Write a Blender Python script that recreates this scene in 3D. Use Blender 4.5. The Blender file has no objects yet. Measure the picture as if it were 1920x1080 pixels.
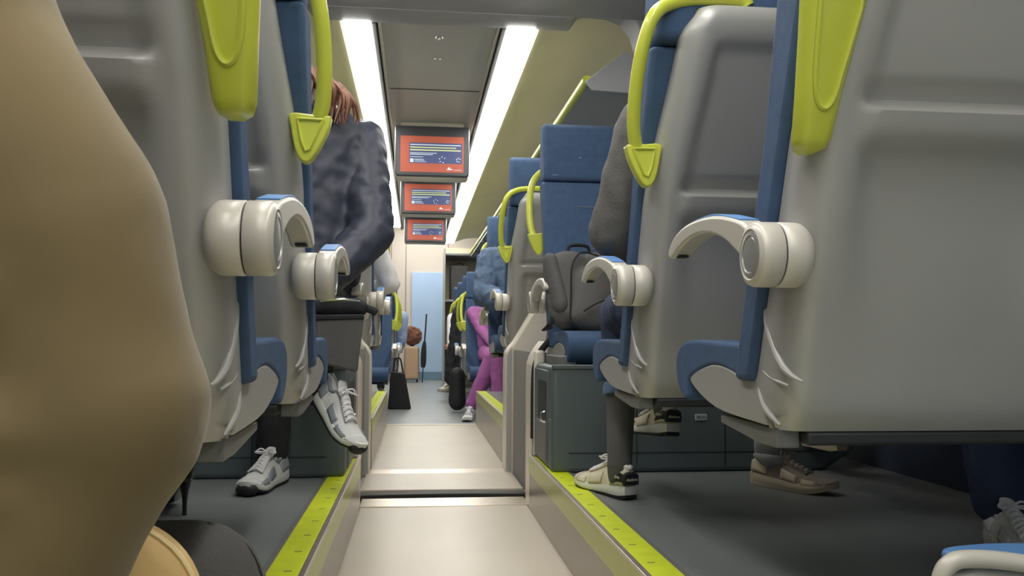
import bpy, bmesh, math, random
from mathutils import Vector, Matrix, noise
random.seed(4)
S = bpy.context.scene
COL = S.collection
PI = math.pi

# ------------------------------------------------------------------ camera
F = 1600.0                       # focal length in pixels of a 1920 px wide frame
v = Vector(((781-960)/F, -(633-540)/F, 1.0)).normalized()
up = Vector((math.sin(.0125), math.cos(.0125), 0.0)); up = (up - up.dot(v)*v).normalized()
xx = up.cross(v)
if xx.x < 0: xx = -xx
# rows xx, v, up turn (right, up, forward) of the lens into world X, Y, Z
M = Matrix((xx, v, up))
right = M @ Vector((1,0,0)); upw = M @ Vector((0,1,0)); fwd = M @ Vector((0,0,1))
cd = bpy.data.cameras.new('camera'); cam = bpy.data.objects.new('camera', cd); COL.objects.link(cam)
cd.sensor_width = 36.0; cd.lens = 36.0*F/1920.0; cd.clip_start = .02; cd.clip_end = 100
m4 = Matrix((( right.x, upw.x, -fwd.x, 0), (right.y, upw.y, -fwd.y, 0), (right.z, upw.z, -fwd.z, .68), (0,0,0,1)))
cam.matrix_world = m4
S.camera = cam

# ------------------------------------------------------------------ world, exposure
W = bpy.data.worlds.new('world'); S.world = W; W.use_nodes = True
W.node_tree.nodes['Background'].inputs[0].default_value = (.86, .93, 1, 1)
W.node_tree.nodes['Background'].inputs[1].default_value = .55
S.view_settings.view_transform = 'Standard'; S.view_settings.look = 'None'
S.view_settings.gamma = 1; S.view_settings.use_curve_mapping = False
S.view_settings.exposure = -.05
STRIP = 16.0                      # strength of the ceiling light strips

# ------------------------------------------------------------------ materials
def lin(c):
    return tuple(((x/255)/12.92 if x/255 <= .04045 else ((x/255+.055)/1.055)**2.4) for x in c)
def mat(name, rgb, rough=.5, metal=0, bump=0, bscale=200, var=0, vscale=6, coat=0, spec=.5, stretch=None, emit=0, sheen=0):
    m = bpy.data.materials.new(name); m.use_nodes = True
    nt = m.node_tree; b = nt.nodes['Principled BSDF']; c = lin(rgb)
    b.inputs['Base Color'].default_value = (*c, 1)
    b.inputs['Roughness'].default_value = rough; b.inputs['Metallic'].default_value = metal
    b.inputs['Coat Weight'].default_value = coat; b.inputs['Specular IOR Level'].default_value = spec
    b.inputs['Sheen Weight'].default_value = sheen
    tc = nt.nodes.new('ShaderNodeTexCoord')
    mp = nt.nodes.new('ShaderNodeMapping'); nt.links.new(tc.outputs['Object'], mp.inputs[0])
    if stretch: mp.inputs['Scale'].default_value = stretch
    n = nt.nodes.new('ShaderNodeTexNoise'); n.inputs['Scale'].default_value = vscale; n.inputs['Detail'].default_value = 4
    nt.links.new(mp.outputs[0], n.inputs['Vector'])
    if var:
        r = nt.nodes.new('ShaderNodeValToRGB')
        r.color_ramp.elements[0].position = .3; r.color_ramp.elements[1].position = .7
        r.color_ramp.elements[0].color = (*[x*(1-var) for x in c], 1)
        r.color_ramp.elements[1].color = (*[min(1, x*(1+var)) for x in c], 1)
        nt.links.new(n.outputs['Fac'], r.inputs[0]); nt.links.new(r.outputs[0], b.inputs['Base Color'])
    if bump:
        n2 = nt.nodes.new('ShaderNodeTexNoise'); n2.inputs['Scale'].default_value = bscale; n2.inputs['Detail'].default_value = 3
        nt.links.new(mp.outputs[0], n2.inputs['Vector'])
        bp = nt.nodes.new('ShaderNodeBump'); bp.inputs['Strength'].default_value = bump; bp.inputs['Distance'].default_value = .01
        nt.links.new(n2.outputs['Fac'], bp.inputs['Height']); nt.links.new(bp.outputs[0], b.inputs['Normal'])
    if emit:
        b.inputs['Emission Color'].default_value = (*c, 1); b.inputs['Emission Strength'].default_value = emit
    return m
SHELL = mat('silver_plastic', (176,175,172), .38, .25, .015, 60, .02, 3)
LIME = mat('lime_plastic', (205,212,76), .3, 0, 0, coat=.3)
BLUE = mat('blue_upholstery', (64,88,122), .85, 0, .25, 500, .10, 30)
SEAM = mat('pale_thread', (150,165,185), .7)
PADB = mat('blue_armrest_pad', (92,140,200), .5, 0, .05, 300)
HUB = mat('warm_grey_plastic', (205,200,190), .33, .1, .01, 100)
DISC = mat('grey_cap', (165,166,163), .3, .4)
DARK = mat('dark_steel', (62,64,66), .5, .5)
BRACK = mat('bracket_paint', (120,120,118), .5, .3)
BOXM = mat('slate_cabinet_paint', (92,102,104), .42, .1, .01, 80, .03, 3)
BOXD = mat('slate_seam', (40,45,46), .6)
CHROME = mat('chrome', (215,215,215), .15, 1)
STEEL = mat('brushed_steel', (215,205,190), .32, .9, .03, 60, .05, 4, stretch=(1,12,12))
FLOOR = mat('aisle_vinyl', (190,180,164), .36, .1, .02, 300, .05, 2.2)
PLATF = mat('platform_vinyl', (122,126,126), .42, 0, .03, 400, .05, 4)
RISER = mat('riser_panel', (150,140,128), .3, .35, .01, 100, .02, 2)
YEL = mat('lime_tread', (206,220,20), .5, 0, .08, 600, .06, 20)
YELB = mat('lime_nosing', (180,184,90), .3, .3)
PALE = mat('pale_wall_panel', (216,206,194), .45, 0, .01, 30, .03, 2)
BEIGE = mat('cream_panel', (228,220,190), .45, 0, .01, 30, .03, 2)
WHITEP = mat('cream_partition', (228,220,206), .35, .1, .01, 40, .02, 2)
GREYC = mat('grey_ceiling_panel', (186,186,180), .42, .1, .01, 30, .03, 2)
GREYD = mat('dark_ceiling_panel', (172,173,176), .5, 0, .02, 200, .02, 3)
WALLN = mat('navy_wall_panel', (58,66,84), .5, 0, .02, 200, .05, 3)
WALLG = mat('grey_wall_panel', (160,164,166), .45, 0, .01, 50, .02, 2)
DOORB = mat('pale_blue_door', (176,204,238), .35, 0, .01, 50, .05, 1.5)
DOORS = mat('blue_kick_plate', (120,150,172), .35, .2)
RUBBER = mat('black_rubber', (32,32,34), .6, 0, .05, 200)
BELLOW = mat('grey_bellows', (150,148,144), .7, 0, .05, 100)
GLASSD = mat('dark_window_glass', (60,68,76), .08, 0, coat=.5)
FARFL = mat('grey_floor_vinyl', (146,150,150), .33, .05, .02, 300, .05, 2)
SKIN = mat('skin', (205,150,122), .55, 0, .02, 300)
SKIND = mat('tanned_skin', (150,100,72), .55, 0, .02, 300)
KHAKI = mat('khaki_cotton', (118,101,66), .8, 0, .3, 9, .12, 4, sheen=.2)
NAVY = mat('navy_nylon', (52,56,72), .5, 0, .2, 18, .03, 10)
BLACKF = mat('black_fabric', (34,35,38), .8, 0, .15, 60)
CHARC = mat('charcoal_fabric', (92,91,90), .85, 0, .2, 120, .06, 12)
GREYF = mat('grey_fleece', (100,98,96), .9, 0, .2, 150, .08, 8)
JEANS = mat('dark_blue_denim', (46,58,86), .85, 0, .3, 250, .15, 14)
DENIM = mat('faded_denim', (84,104,132), .85, 0, .3, 160, .15, 14)
PURPLE = mat('purple_cotton', (168,98,160), .8, 0, .2, 60, .06, 14)
LTBLUE = mat('pale_blue_cotton', (170,184,218), .8, 0, .15, 60)
WHITEF = mat('white_cotton', (226,224,226), .8, 0, .15, 60)
LTGREY = mat('light_grey_cotton', (168,168,168), .85, 0, .2, 100)
BROWNF = mat('brown_plush', (120,82,66), .95, 0, .8, 60, .2, 30)
HAIRB = mat('brown_hair', (124,84,66), .55, 0, .6, 90, .3, 40, stretch=(1,1,.12))
HAIRD = mat('dark_hair', (44,36,32), .5, 0, .6, 90, .2, 40, stretch=(1,1,.12))
HAIRG = mat('grey_hair', (150,148,146), .5, 0, .6, 90, .2, 40, stretch=(1,1,.12))
SHOEW = mat('white_mesh_fabric', (214,214,212), .7, 0, .3, 350, .06, 40)
SHOEG = mat('silver_overlay', (160,166,172), .4, .3)
SHOEC = mat('cream_suede', (214,205,180), .85, 0, .2, 300, .05, 30)
SHOEB = mat('taupe_mesh', (150,138,128), .7, 0, .3, 300, .12, 30)
TAUPE = mat('beige_midsole', (206,190,164), .5)
MIDS = mat('white_midsole', (222,222,216), .5)
BLACKP = mat('black_patent', (26,20,22), .12, 0, coat=.8)
TAN = mat('tan_leather', (226,190,130), .55, 0, .05, 90, .04, 6)
SUIT = mat('tan_suitcase', (190,160,130), .4, 0, .02, 60)
ORANGE = mat('screen_orange', (170,84,64), .5, emit=.32)
SBLUE = mat('screen_blue', (66,76,118), .5, emit=.32)
SLINE = mat('screen_text', (178,190,200), .4, emit=.6)
SLIME = mat('screen_headline', (176,184,130), .4, emit=.6)
BEZEL = mat('screen_bezel', (66,68,74), .35)
LIGHT = mat('light_diffuser', (255,253,246), .5, emit=STRIP)
EYEW = mat('eye', (235,230,225), .2)
LIP = mat('lips', (170,95,90), .5)
PLATEL = mat('label_plate', (180,184,184), .4)
INK = mat('ink', (30,32,34), .6)

# ------------------------------------------------------------------ mesh helpers
def sharp(bm, ang=35):
    bm.normal_update()
    for f in bm.faces: f.smooth = True
    a = math.radians(ang)
    for e in bm.edges:
        if len(e.link_faces) == 2 and e.calc_face_angle(0) > a: e.smooth = False
def obj(name, bm, m, parent=None, bevel=0, seg=3, ang=35, subs=0):
    bmesh.ops.recalc_face_normals(bm, faces=bm.faces)
    sharp(bm, ang)
    me = bpy.data.meshes.new(name); bm.to_mesh(me); bm.free()
    if isinstance(m, (list, tuple)):
        for k in m: me.materials.append(k)
    else: me.materials.append(m)
    o = bpy.data.objects.new(name, me); COL.objects.link(o)
    if parent: o.parent = parent
    if bevel:
        b = o.modifiers.new('bevel', 'BEVEL'); b.width = bevel; b.segments = seg; b.limit_method = 'ANGLE'
        b.angle_limit = math.radians(30); b.harden_normals = False
        for e in me.edges: e.use_edge_sharp = False
        try: me.set_sharp_from_angle(angle=math.radians(70))
        except Exception: pass
    if subs:
        s = o.modifiers.new('subsurf', 'SUBSURF'); s.levels = subs; s.render_levels = subs
        for e in me.edges: e.use_edge_sharp = False
    return o
def thing(name, label, cat, loc=(0,0,0), group=None, rotz=0, scale=None):
    o = bpy.data.objects.new(name, None); COL.objects.link(o); o.location = loc
    o.empty_display_size = .1; o.rotation_euler = (0,0,rotz)
    if scale: o.scale = scale
    o['label'] = label; o['category'] = cat
    if group: o['group'] = group
    return o
def tag(o, label, cat, group=None, kind=None):
    o['label'] = label; o['category'] = cat
    if group: o['group'] = group
    if kind: o['kind'] = kind
    return o
def struct(name, bm, m, bevel=0, parent=None):
    o = obj(name, bm, m, parent, bevel)
    if not parent: o['kind'] = 'structure'
    return o
def box(bm, x0, x1, y0, y1, z0, z1, mi=0):
    vs = [bm.verts.new((x,y,z)) for x in (x0,x1) for y in (y0,y1) for z in (z0,z1)]
    for q in ((0,1,3,2),(4,6,7,5),(0,4,5,1),(2,3,7,6),(0,2,6,4),(1,5,7,3)):
        f = bm.faces.new([vs[i] for i in q]); f.material_index = mi
    return vs
def bx(*a):
    bm = bmesh.new(); box(bm, *a); return bm
def prism(pts, axis, a, b, bm=None):
    """polygon pts (two other axes, in order) extruded along axis from a to b"""
    bm = bm or bmesh.new()
    def P(p, t):
        if axis == 'x': return (t, p[0], p[1])
        if axis == 'y': return (p[0], t, p[1])
        return (p[0], p[1], t)
    A = [bm.verts.new(P(p,a)) for p in pts]; B = [bm.verts.new(P(p,b)) for p in pts]
    bm.faces.new(A); bm.faces.new(B[::-1]); n = len(pts)
    for i in range(n): bm.faces.new((A[i], A[(i+1)%n], B[(i+1)%n], B[i]))
    return bm
def loft(rings, bm=None, caps=True, closed=True):
    bm = bm or bmesh.new()
    R = [[bm.verts.new(p) for p in r] for r in rings]; n = len(R[0])
    for i in range(len(R)-1):
        for j in range(n if closed else n-1):
            k = (j+1) % n
            bm.faces.new((R[i][j], R[i][k], R[i+1][k], R[i+1][j]))
    if caps: bm.faces.new(R[0][::-1]); bm.faces.new(R[-1])
    return bm
def spline(pts, n=6):
    """Catmull-Rom through pts"""
    pts = [Vector(p) for p in pts]; out = []
    for i in range(len(pts)-1):
        p0 = pts[max(i-1,0)]; p1 = pts[i]; p2 = pts[i+1]; p3 = pts[min(i+2,len(pts)-1)]
        for k in range(n):
            t = k/n
            out.append(.5*((2*p1)+(p2-p0)*t+(2*p0-5*p1+4*p2-p3)*t*t+(3*p1-p0-3*p2+p3)*t**3))
    out.append(pts[-1]); return out
def sp2(pts, n=5):
    return [(p.x, p.y) for p in spline([(a,b,0) for a,b in pts], n)]
def tube(pts, r, n=10, bm=None, flat=1.0, ref=(0,1,0), smooth=0):
    """swept tube; r number or list; flat squeezes the section along ref"""
    bm = bm or bmesh.new()
    if smooth: 
        if not isinstance(r, (int,float)):
            r = [q.x for q in spline([(x,0,0) for x in r], smooth)]
        pts = spline(pts, smooth)
    pts = [Vector(p) for p in pts]
    if isinstance(r, (int,float)): r = [r]*len(pts)
    rings = []; prev = None
    for i, p in enumerate(pts):
        t = (pts[min(i+1,len(pts)-1)] - pts[max(i-1,0)]).normalized()
        a = Vector(ref) if prev is None else prev
        a = a - a.dot(t)*t
        if a.length < 1e-4: a = Vector((1,0,0)) - Vector((1,0,0)).dot(t)*t
        a.normalize(); prev = a; b = t.cross(a)
        rings.append([p + (a*math.cos(2*PI*k/n)*flat + b*math.sin(2*PI*k/n))*r[i] for k in range(n)])
    return loft(rings, bm)
def lathe(prof, axis, c, n=32, bm=None):
    """prof = (radius, position along axis) list around axis through c"""
    rings = []
    for r, t in prof:
        ring = []
        for k in range(n):
            a = 2*PI*k/n; u, w = r*math.cos(a), r*math.sin(a)
            ring.append({'x': (c[0]+t, c[1]+u, c[2]+w), 'y': (c[0]+u, c[1]+t, c[2]+w), 'z': (c[0]+u, c[1]+w, c[2]+t)}[axis])
        rings.append(ring)
    return loft(rings, bm)
def interp(tab, z):
    if z <= tab[0][0]: return tab[0][1]
    for (a, p), (b, q) in zip(tab, tab[1:]):
        if z <= b: return p + (q-p)*(z-a)/(b-a)
    return tab[-1][1]
def smooth01(t): t = max(0, min(1, t)); return t*t*(3-2*t)
def text_mesh(name, body, size, m, parent, loc, rot, ext=.0006, align='CENTER'):
    cu = bpy.data.curves.new(name, 'FONT'); cu.body = body; cu.size = size; cu.extrude = ext; cu.align_x = align; cu.align_y = 'CENTER'
    t = bpy.data.objects.new(name+'_tmp', cu); COL.objects.link(t)
    dg = bpy.context.evaluated_depsgraph_get(); me = bpy.data.meshes.new_from_object(t.evaluated_get(dg))
    bpy.data.objects.remove(t); me.materials.clear(); me.materials.append(m)
    o = bpy.data.objects.new(name, me); COL.objects.link(o); o.parent = parent; o.location = loc; o.rotation_euler = rot
    return o
def dup(o, parent=None):
    c = o.copy(); COL.objects.link(c); c.parent = parent
    for ch in list(o.children): dup(ch, c)
    return c

# ------------------------------------------------------------------ carriage shell
AL, AR = -.214, .455            # aisle floor edges
PZ = .213                       # seat platform height
WL, WR = -1.44, 1.69            # side walls
AL2, AR2, PZ2, YS = -.225, .473, .258, 6.76
def plate(x0, x1, y0, y1, z0, z1): return bx(x0, x1, y0, y1, z0, z1)
struct('floor', plate(AL, AR, -1.6, 3.5, -.06, 0), FLOOR)
bm = bmesh.new(); box(bm, AL2, AR2, 4.46, YS-.05, -.06, 0); struct('floor_beyond_gangway', bm, FLOOR)
struct('floor_lower', plate(WL, WR, YS, 14.9, -.12, -.04), FARFL)
struct('trim_1', plate(AL2, AR2, YS-.05, YS, -.06, .006), WHITEP, .002)
def platform(side, x0, x1, y0, y1, z, n):
    struct('floor_platform_'+n, plate(x0, x1, y0, y1, -.06, z), PLATF)
# platforms: near and beyond the gangway, left and right
struct('floor_platform_right', plate(AR+.012, WR, -1.6, 3.42, -.06, PZ), PLATF)
struct('floor_platform_left', plate(WL, AL-.012, -1.6, 3.42, -.06, PZ), PLATF)
struct('floor_platform_far_right', plate(AR2+.012, WR, 4.52, YS, -.06, PZ2), PLATF)
struct('floor_platform_far_left', plate(WL, AL2-.012, 4.52, YS, -.06, PZ2), PLATF)
def edging(xe, s, y0, y1, z, k):
    """riser, pale band, steel corner and lime tread strip along a platform edge; s=+1 to the right"""
    def b(xa, xb, za, zb): 
        x0, x1 = sorted((xe+s*xa, xe+s*xb)); return bx(x0, x1, y0, y1, za, zb)
    struct('trim_%d' % k, b(0, .0125, -.02, z-.068), RISER)
    struct('trim_%d' % (k+1), b(-.003, .0125, z-.068, z-.004), YELB, .001)
    struct('trim_%d' % (k+2), b(-.005, .010, z-.004, z+.005), STEEL, .002)
    struct('trim_%d' % (k+3), b(.010, .074, z-.01, z+.004), YEL, .001)
    struct('trim_%d' % (k+4), b(.0745, .088, z-.01, z+.003), BRACK, .001)
    bm = bmesh.new(); y = y0 + .1
    while y < y1-.05:
        x0, x1 = sorted((xe+s*.026, xe+s*.042)); box(bm, x0, x1, y, y+.003, z+.0035, z+.0048); y += .155
    struct('trim_%d' % (k+5), bm, BRACK)
edging(AR, 1, -1.6, 3.42, PZ, 2); edging(AL, -1, -1.6, 3.42, PZ, 8)
edging(AR2, 1, 4.52, YS, PZ2, 14); edging(AL2, -1, 4.52, YS, PZ2, 20)
# walls, with window openings shown as dark glass
struct('wall_right', bx(WR, WR+.06, -1.6, 14.9, -.1, .62), WALLN)
struct('wall_right_upper', bx(WR, WR+.06, -1.6, 14.9, .62, 2.2), WALLG)
struct('wall_left', bx(WL-.06, WL, -1.6, 14.9, -.1, .62), WALLN)
struct('wall_left_upper', bx(WL-.06, WL, -1.6, 14.9, .62, 2.2), WALLG)
k = 1
for side in (1, -1):
    for y0 in (-.9, .9, 2.3, 4.7, 6.3, 8.1, 9.9):
        X = WR if side > 0 else WL
        w = bx(min(X, X-side*.012), max(X, X-side*.012), y0, y0+1.25, 1.02, 1.66)
        o = struct('window_%d' % k, w, GLASSD, .004)
        bm = bmesh.new(); a, b = sorted((X, X-side*.02))
        box(bm, a, b, y0-.03, y0, .99, 1.69); box(bm, a, b, y0+1.25, y0+1.28, .99, 1.69)
        box(bm, a, b, y0, y0+1.25, .99, 1.02); box(bm, a, b, y0, y0+1.25, 1.66, 1.69)
        obj('window_frame', bm, RUBBER, o, .003); k += 1
# ceiling beyond the gangway
CX = .085
def cprof(s):   # side cove from the light strip to the wall
    return sp2([(s*.42+CX, 2.0), (s*.60+CX, 2.06), (s*.85+CX, 2.055), (s*1.1+CX, 1.98), (s*1.34+CX, 1.82), (s*1.50+CX, 1.6)], 5)
def cove(name, s, y0, y1):
    p = cprof(s); q = [(x, z+.02) for x, z in p][::-1]
    struct(name, prism(p+q, 'y', y0, y1), BEIGE)
cove('ceiling_right', 1, 3.56, 11.8); cove('ceiling_left', -1, 3.56, 10.3)
bm = prism([(-.165,2.03),(.33,2.03),(.33,2.05),(-.165,2.05)], 'y', 3.56, 10.5); struct('ceiling', bm, GREYC)
def rail(x0, x1, z0, z1, name, m, y0=3.56, y1=10.5): struct(name, bx(x0, x1, y0, y1, z0, z1), m, .002)
rail(-.205, -.187, 1.998, 2.05, 'trim_26', BRACK); rail(-.180, -.165, 2.005, 2.05, 'trim_27', STEEL); rail(-.187, -.180, 2.02, 2.05, 'trim_28', DARK)
rail(.348, .366, 1.998, 2.05, 'trim_29', BRACK, 3.56, 11.8); rail(.330, .341, 2.005, 2.05, 'trim_30', STEEL); rail(.341, .348, 2.02, 2.05, 'trim_31', DARK)
bm = bmesh.new()
for y in (4.6, 6.3, 8.3): box(bm, -.16, .325, y, y+.006, 2.027, 2.031)
struct('trim_32', bm, DARK)
def strip(x0, x1, y0, y1, z, label):
    t = thing('light_strip', label, 'ceiling light', ((x0+x1)/2, y0, z), 'continuous ceiling light strips')
    o = obj('diffuser', bx(x0-(x0+x1)/2, x1-(x0+x1)/2, 0, y1-y0, -.012, .03), LIGHT, t, .004)
    bm = bmesh.new(); w = (x1-x0)/2
    box(bm, -w-.006, -w, 0, y1-y0, .004, .03); box(bm, w, w+.006, 0, y1-y0, .004, .03)
    obj('housing', bm, WHITEP, t)
strip(-.325, -.210, 3.56, 10.2, 2.0, 'left ceiling light strip, running beyond the gangway above the left seats')
strip(.372, .494, 3.56, 11.8, 2.0, 'right ceiling light strip, passing to the right of the hanging screens')
# ceiling over the near section: dark underside with its own light strips out of the picture
def arch_z(x): return x
inner = [(-.41,2.001),(.633,2.001),(.668,2.05),(.70,2.062),(.795,2.058),(.86,2.035),(.90,1.985),(.925,1.90),(.940,1.80),(.985,1.62),(1.02,1.2),(1.03,.86)]
innerL = [(-.44,2.004),(-.48,2.055),(-.60,2.06),(-.68,2.03),(-.73,1.96),(-.76,1.85),(-.78,1.6),(-.80,1.2),(-.81,.86)]
poly = [(WL,.86),(WL,2.3),(WR,2.3),(WR,.86)] + inner[::-1] + innerL
bm = prism(poly, 'y', 3.40, 3.56); struct('wall_gangway_arch', bm, GREYD, .006)
struct('ceiling_near', bx(-.90, 1.15, -1.6, 3.40, 2.004, 2.05), GREYD)
for s, nm in ((1,'ceiling_near_right'), (-1,'ceiling_near_left')):
    p = [(CX+s*1.05, 2.03),(CX+s*1.3,1.95),(CX+s*1.5,1.75),(CX+s*1.6,1.5)]
    struct(nm, prism(p+[(x+s*.02,z+.03) for x,z in p][::-1], 'y', -1.6, 3.40), BEIGE)
strip(-.325, -.205, -1.5, 3.1, 1.972, 'left ceiling light strip over the near seats')
strip(.372, .494, -1.5, 3.1, 1.972, 'right ceiling light strip over the near seats')
# smoke detector and sprinkler dots in the ceiling panel
def fixture(px, y, z, r, label):
    t = obj('ceiling_sensor', lathe([(r,0),(r,-.004),(r*.8,-.010),(r*.3,-.013)], 'z', (px,y,z), 20), CHROME)
    tag(t, label, 'sensor', )
fixture(.085, 3.78, 2.03, .020, 'round chrome ceiling sensor nearest the arch'); fixture(.072, 4.06, 2.03, .007, 'tiny chrome stud to the left in the pair on the grey ceiling panel'); fixture(.096, 4.06, 2.03, .007, 'tiny chrome stud to the right in the pair on the grey ceiling panel')

# vestibule, end wall and door
struct('ceiling_vestibule', bx(WL, WR, 10.5, 14.9, 2.62, 2.66), PALE)
struct('wall_end', bx(WL, WR, 14.75, 14.85, -.1, 2.7), PALE)
o = struct('door_1', bx(-.09, .50, 14.70, 14.75, -.04, 1.80), DOORB, .004)
obj('kick_plate', bx(-.088, .498, 14.69, 14.70, -.035, .10), DOORS, o)
bm = bmesh.new()
for x in (-.45, -.20, .52): box(bm, x, x+.010, 14.74, 14.752, -.04, 2.6)
struct('trim_33', bm, BRACK)
struct('trim_34', bx(-.9, -.05, 14.70, 14.75, -.04, .06), DOORS)
# extra vestibule light strips, added only to brighten the end wall and door
strip(-.3, -.1, 11.2, 14.4, 2.59, 'left fill light strip added in the vestibule ceiling to brighten the end wall')
strip(.3, .5, 12.2, 14.4, 2.59, 'right fill light strip added in the vestibule ceiling to brighten the end wall')

# gangway between the two coaches
struct('floor_gangway', bx(-.26, .50, 3.5, 4.46, -.08, -.015), BELLOW)
t = thing('gangway_threshold', 'near steel threshold plate across the aisle with curved rubber strip', 'threshold', (.12, 3.5, 0), 'gangway thresholds')
obj('sill', bx(-.34, .345, 0, .17, -.02, .004), STEEL, t, .003)
bm = bmesh.new()
pts = [(x, .20+.02*math.sin((x+.36)/.72*PI)) for x in [-.36+.036*i for i in range(21)]]
prism([(x,y) for x,y in pts]+[(x,y+.07) for x,y in pts][::-1], 'z', -.015, .012, bm); obj('rubber_lip', bm, RUBBER, t, .004)
t = thing('gangway_threshold', 'far steel threshold plate across the aisle, below the light floor', 'threshold', (.12, 4.46, 0), 'gangway thresholds')
obj('sill', bx(-.35, .355, -.13, .01, -.02, .004), STEEL, t, .003)
obj('tread_plate', bx(-.36, .365, -.60, -.14, -.02, .006), FLOOR, t, .003)

def jamb(s, xe, y0, y1, z0, zt, zt2, label, wd_=1.0, name='partition_panel'):
    """low partition beside the gangway: vertical edge at xe rising to zt, then sloping outwards up to zt2"""
    t = thing(name, label, 'partition', (xe, y0, z0), 'cream partitions beside the gangway')
    if wd_ > .5: p = sp2([(0,0),(0,(zt-z0)*.5),(0,zt-z0-.05),(.015,zt-z0+.005),(.05,zt-z0+.05),(.14,zt2-z0)], 4) + [(wd_, zt2-z0+.05),(wd_,0)]
    else: p = sp2([(0,0),(0,(zt-z0)*.5),(0,zt-z0-.06),(.008,zt-z0-.005),(.025,zt-z0+.03),(wd_,zt-z0+.07)], 4) + [(wd_,0)]
    p = [(s*a, b) for a, b in p]
    obj('panel', prism(p, 'y', 0, y1-y0), WHITEP, t, .012, 4)
    q = [(s*a, b) for a, b in [(.005,.01),(.005,zt-z0-.03),(.030,zt-z0+.02),(.030,.01)]]
    obj('edge_trim', prism(q, 'y', -.006, .002), SHELL, t, .002)
    return t
jamb(1, .462, 3.43, 3.60, -.015, .60, .76, 'right cream partition panel on the camera side of the gangway, beside the slate seat box', .055)
jamb(1, .455, 4.36, 4.50, -.015, .62, .82, 'right cream partition panel on the far side of the gangway')
jamb(-1, -.222, 3.43, 3.60, -.015, .60, .76, 'left cream partition panel on the camera side of the gangway', .036)
jamb(-1, -.228, 4.36, 4.50, -.015, .62, .82, 'left cream partition panel on the far side of the gangway')
def bellows(x, s, label):
    bm = bmesh.new()
    for i in range(9):
        y = 3.61+i*.083
        prism([(x+s*.02, y),(x+s*.05, y+.04),(x+s*.02, y+.078),(x+s*.10, y+.078),(x+s*.10, y)], 'z', -.015, .62, bm)
    tag(obj('gangway_bellows', bm, BELLOW), label, 'bellows', 'ribbed gangway bellows')
bellows(.475, 1, 'ribbed grey gangway bellows on the right side'); bellows(-.24, -1, 'ribbed grey gangway bellows on the left side')
tag(obj('safety_strap', tube([(.56,3.36,.70),(.50,3.37,.64),(.475,3.385,.58),(.470,3.40,.50),(.470,3.41,.28)], .013, 8, flat=.4, smooth=5), RUBBER), 'black strap hanging down the right partition from the backpack', 'strap')
def post(x, s, label):
    t = thing('grab_post', label, 'post', (x, 3.37, PZ), 'cream posts at the platform ends')
    obj('upright', bx(-.02, .02, -.02, .02, 0, .42), WHITEP, t, .010, 3); obj('foot', bx(-.026,.026,-.026,.026,0,.012), BRACK, t, .003)
post(.485, 1, 'short cream post at the end of the right platform edge'); post(-.247, -1, 'short cream post at the end of the left platform edge')

# luggage racks
def rack(s, y0, y1, label, blk):
    X = CX + s*.635
    t = thing('luggage_rack', label, 'luggage rack', (X, y0, 1.80), 'overhead luggage racks')
    obj('rail', tube([(0,0,0),(0,y1-y0,.03)], .020, 14, flat=1), LIME, t)
    p = [(0,-.015),(s*.35,-.05),(s*.80,-.06),(s*.80,-.045),(s*.35,-.035),(0,0)]
    obj('shelf', prism(p, 'y', .01, y1-y0), WALLG, t)
    e = [(-s*.01,-.012),(s*.09,.07),(s*.17,.13),(s*.21,.11),(s*.24,.03),(s*.26,-.06),(s*.02,-.05)]
    obj('end_bracket', prism(e, 'y', -.015, .0), GREYD, t, .004)
    bm = bmesh.new()
    for i in range(1, int((y1-y0)/1.2)+1):
        prism([(0,-.016),(s*.6,-.07),(s*.6,-.085),(0,-.035)], 'y', i*1.2, i*1.2+.02, bm)
    obj('bracket', bm, BRACK, t)
rack(1, 3.58, 11.6, 'long luggage rack with lime front rail above the far right seats', 1)
rack(-1, 3.58, 10.2, 'long luggage rack with lime front rail above the far left seats', 1)

# hanging screens
def screen(y, zb, label):
    t = thing('display_screen', label, 'screen', (.083, y, zb), 'screens hanging over the aisle')
    w, h = .229, .312
    bm = prism([(-w+.012,0),(w-.012,0),(w,.014),(w,h),(-w,h),(-w,.014)], 'y', 0, .05); obj('bezel', bm, BEZEL, t, .005)
    obj('housing', prism([(-w+.01,-.012),(w-.01,-.012),(w+.004,.01),(w+.004,h+.004),(-w-.004,h+.004),(-w-.004,.01)], 'y', .03, .16), WHITEP, t, .01)
    obj('mount', bx(-w+.03, w-.03, .05, .15, h, 2.03-zb), WHITEP, t)
    x0, x1, z0, z1 = -.197, .196, .022, .248
    p = obj('display_panel', bx(x0, x1, -.002, .001, z0, z1), ORANGE, t)
    obj('display_window', bx(x0+.055, x1-.010, -.003, -.001, z0+.055, z1-.042), SBLUE, p)
    bm = bmesh.new(); X = x0+.06
    def ln(z, a, b, hh=.004): box(bm, X+a, X+b, -.004, -.0025, z, z+hh)
    ln(.190,0,.315,.006); ln(.139,0,.165); ln(.130,0,.14); ln(.115,0,.08,.003)
    box(bm, X, X+.022, -.004, -.0025, .082, .105); ln(.100,.027,.085,.003); ln(.094,.027,.09,.003); ln(.084,.027,.10,.003)
    for c, r in ((.20,.018),(.30,.012)):
        for k in range(5):
            a = .6+k*1.1; box(bm, X+c+r*math.cos(a)-.003, X+c+r*math.cos(a)+.003, -.004, -.0025, .098+r*math.sin(a), .105+r*math.sin(a))
    ln(.046,.235,.25,.008); ln(.038,.228,.262,.007); ln(.036,.27,.32,.003)
    obj('screen_text', bm, SLINE, p)
    bm = bmesh.new(); ln(.173,0,.285,.007); ln(.156,0,.315,.008); obj('screen_headline', bm, SLIME, p)
screen(5.28, 1.685, 'largest and nearest of the three hanging orange and blue screens')
screen(7.12, 1.715, 'middle of the three hanging orange and blue screens')
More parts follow.
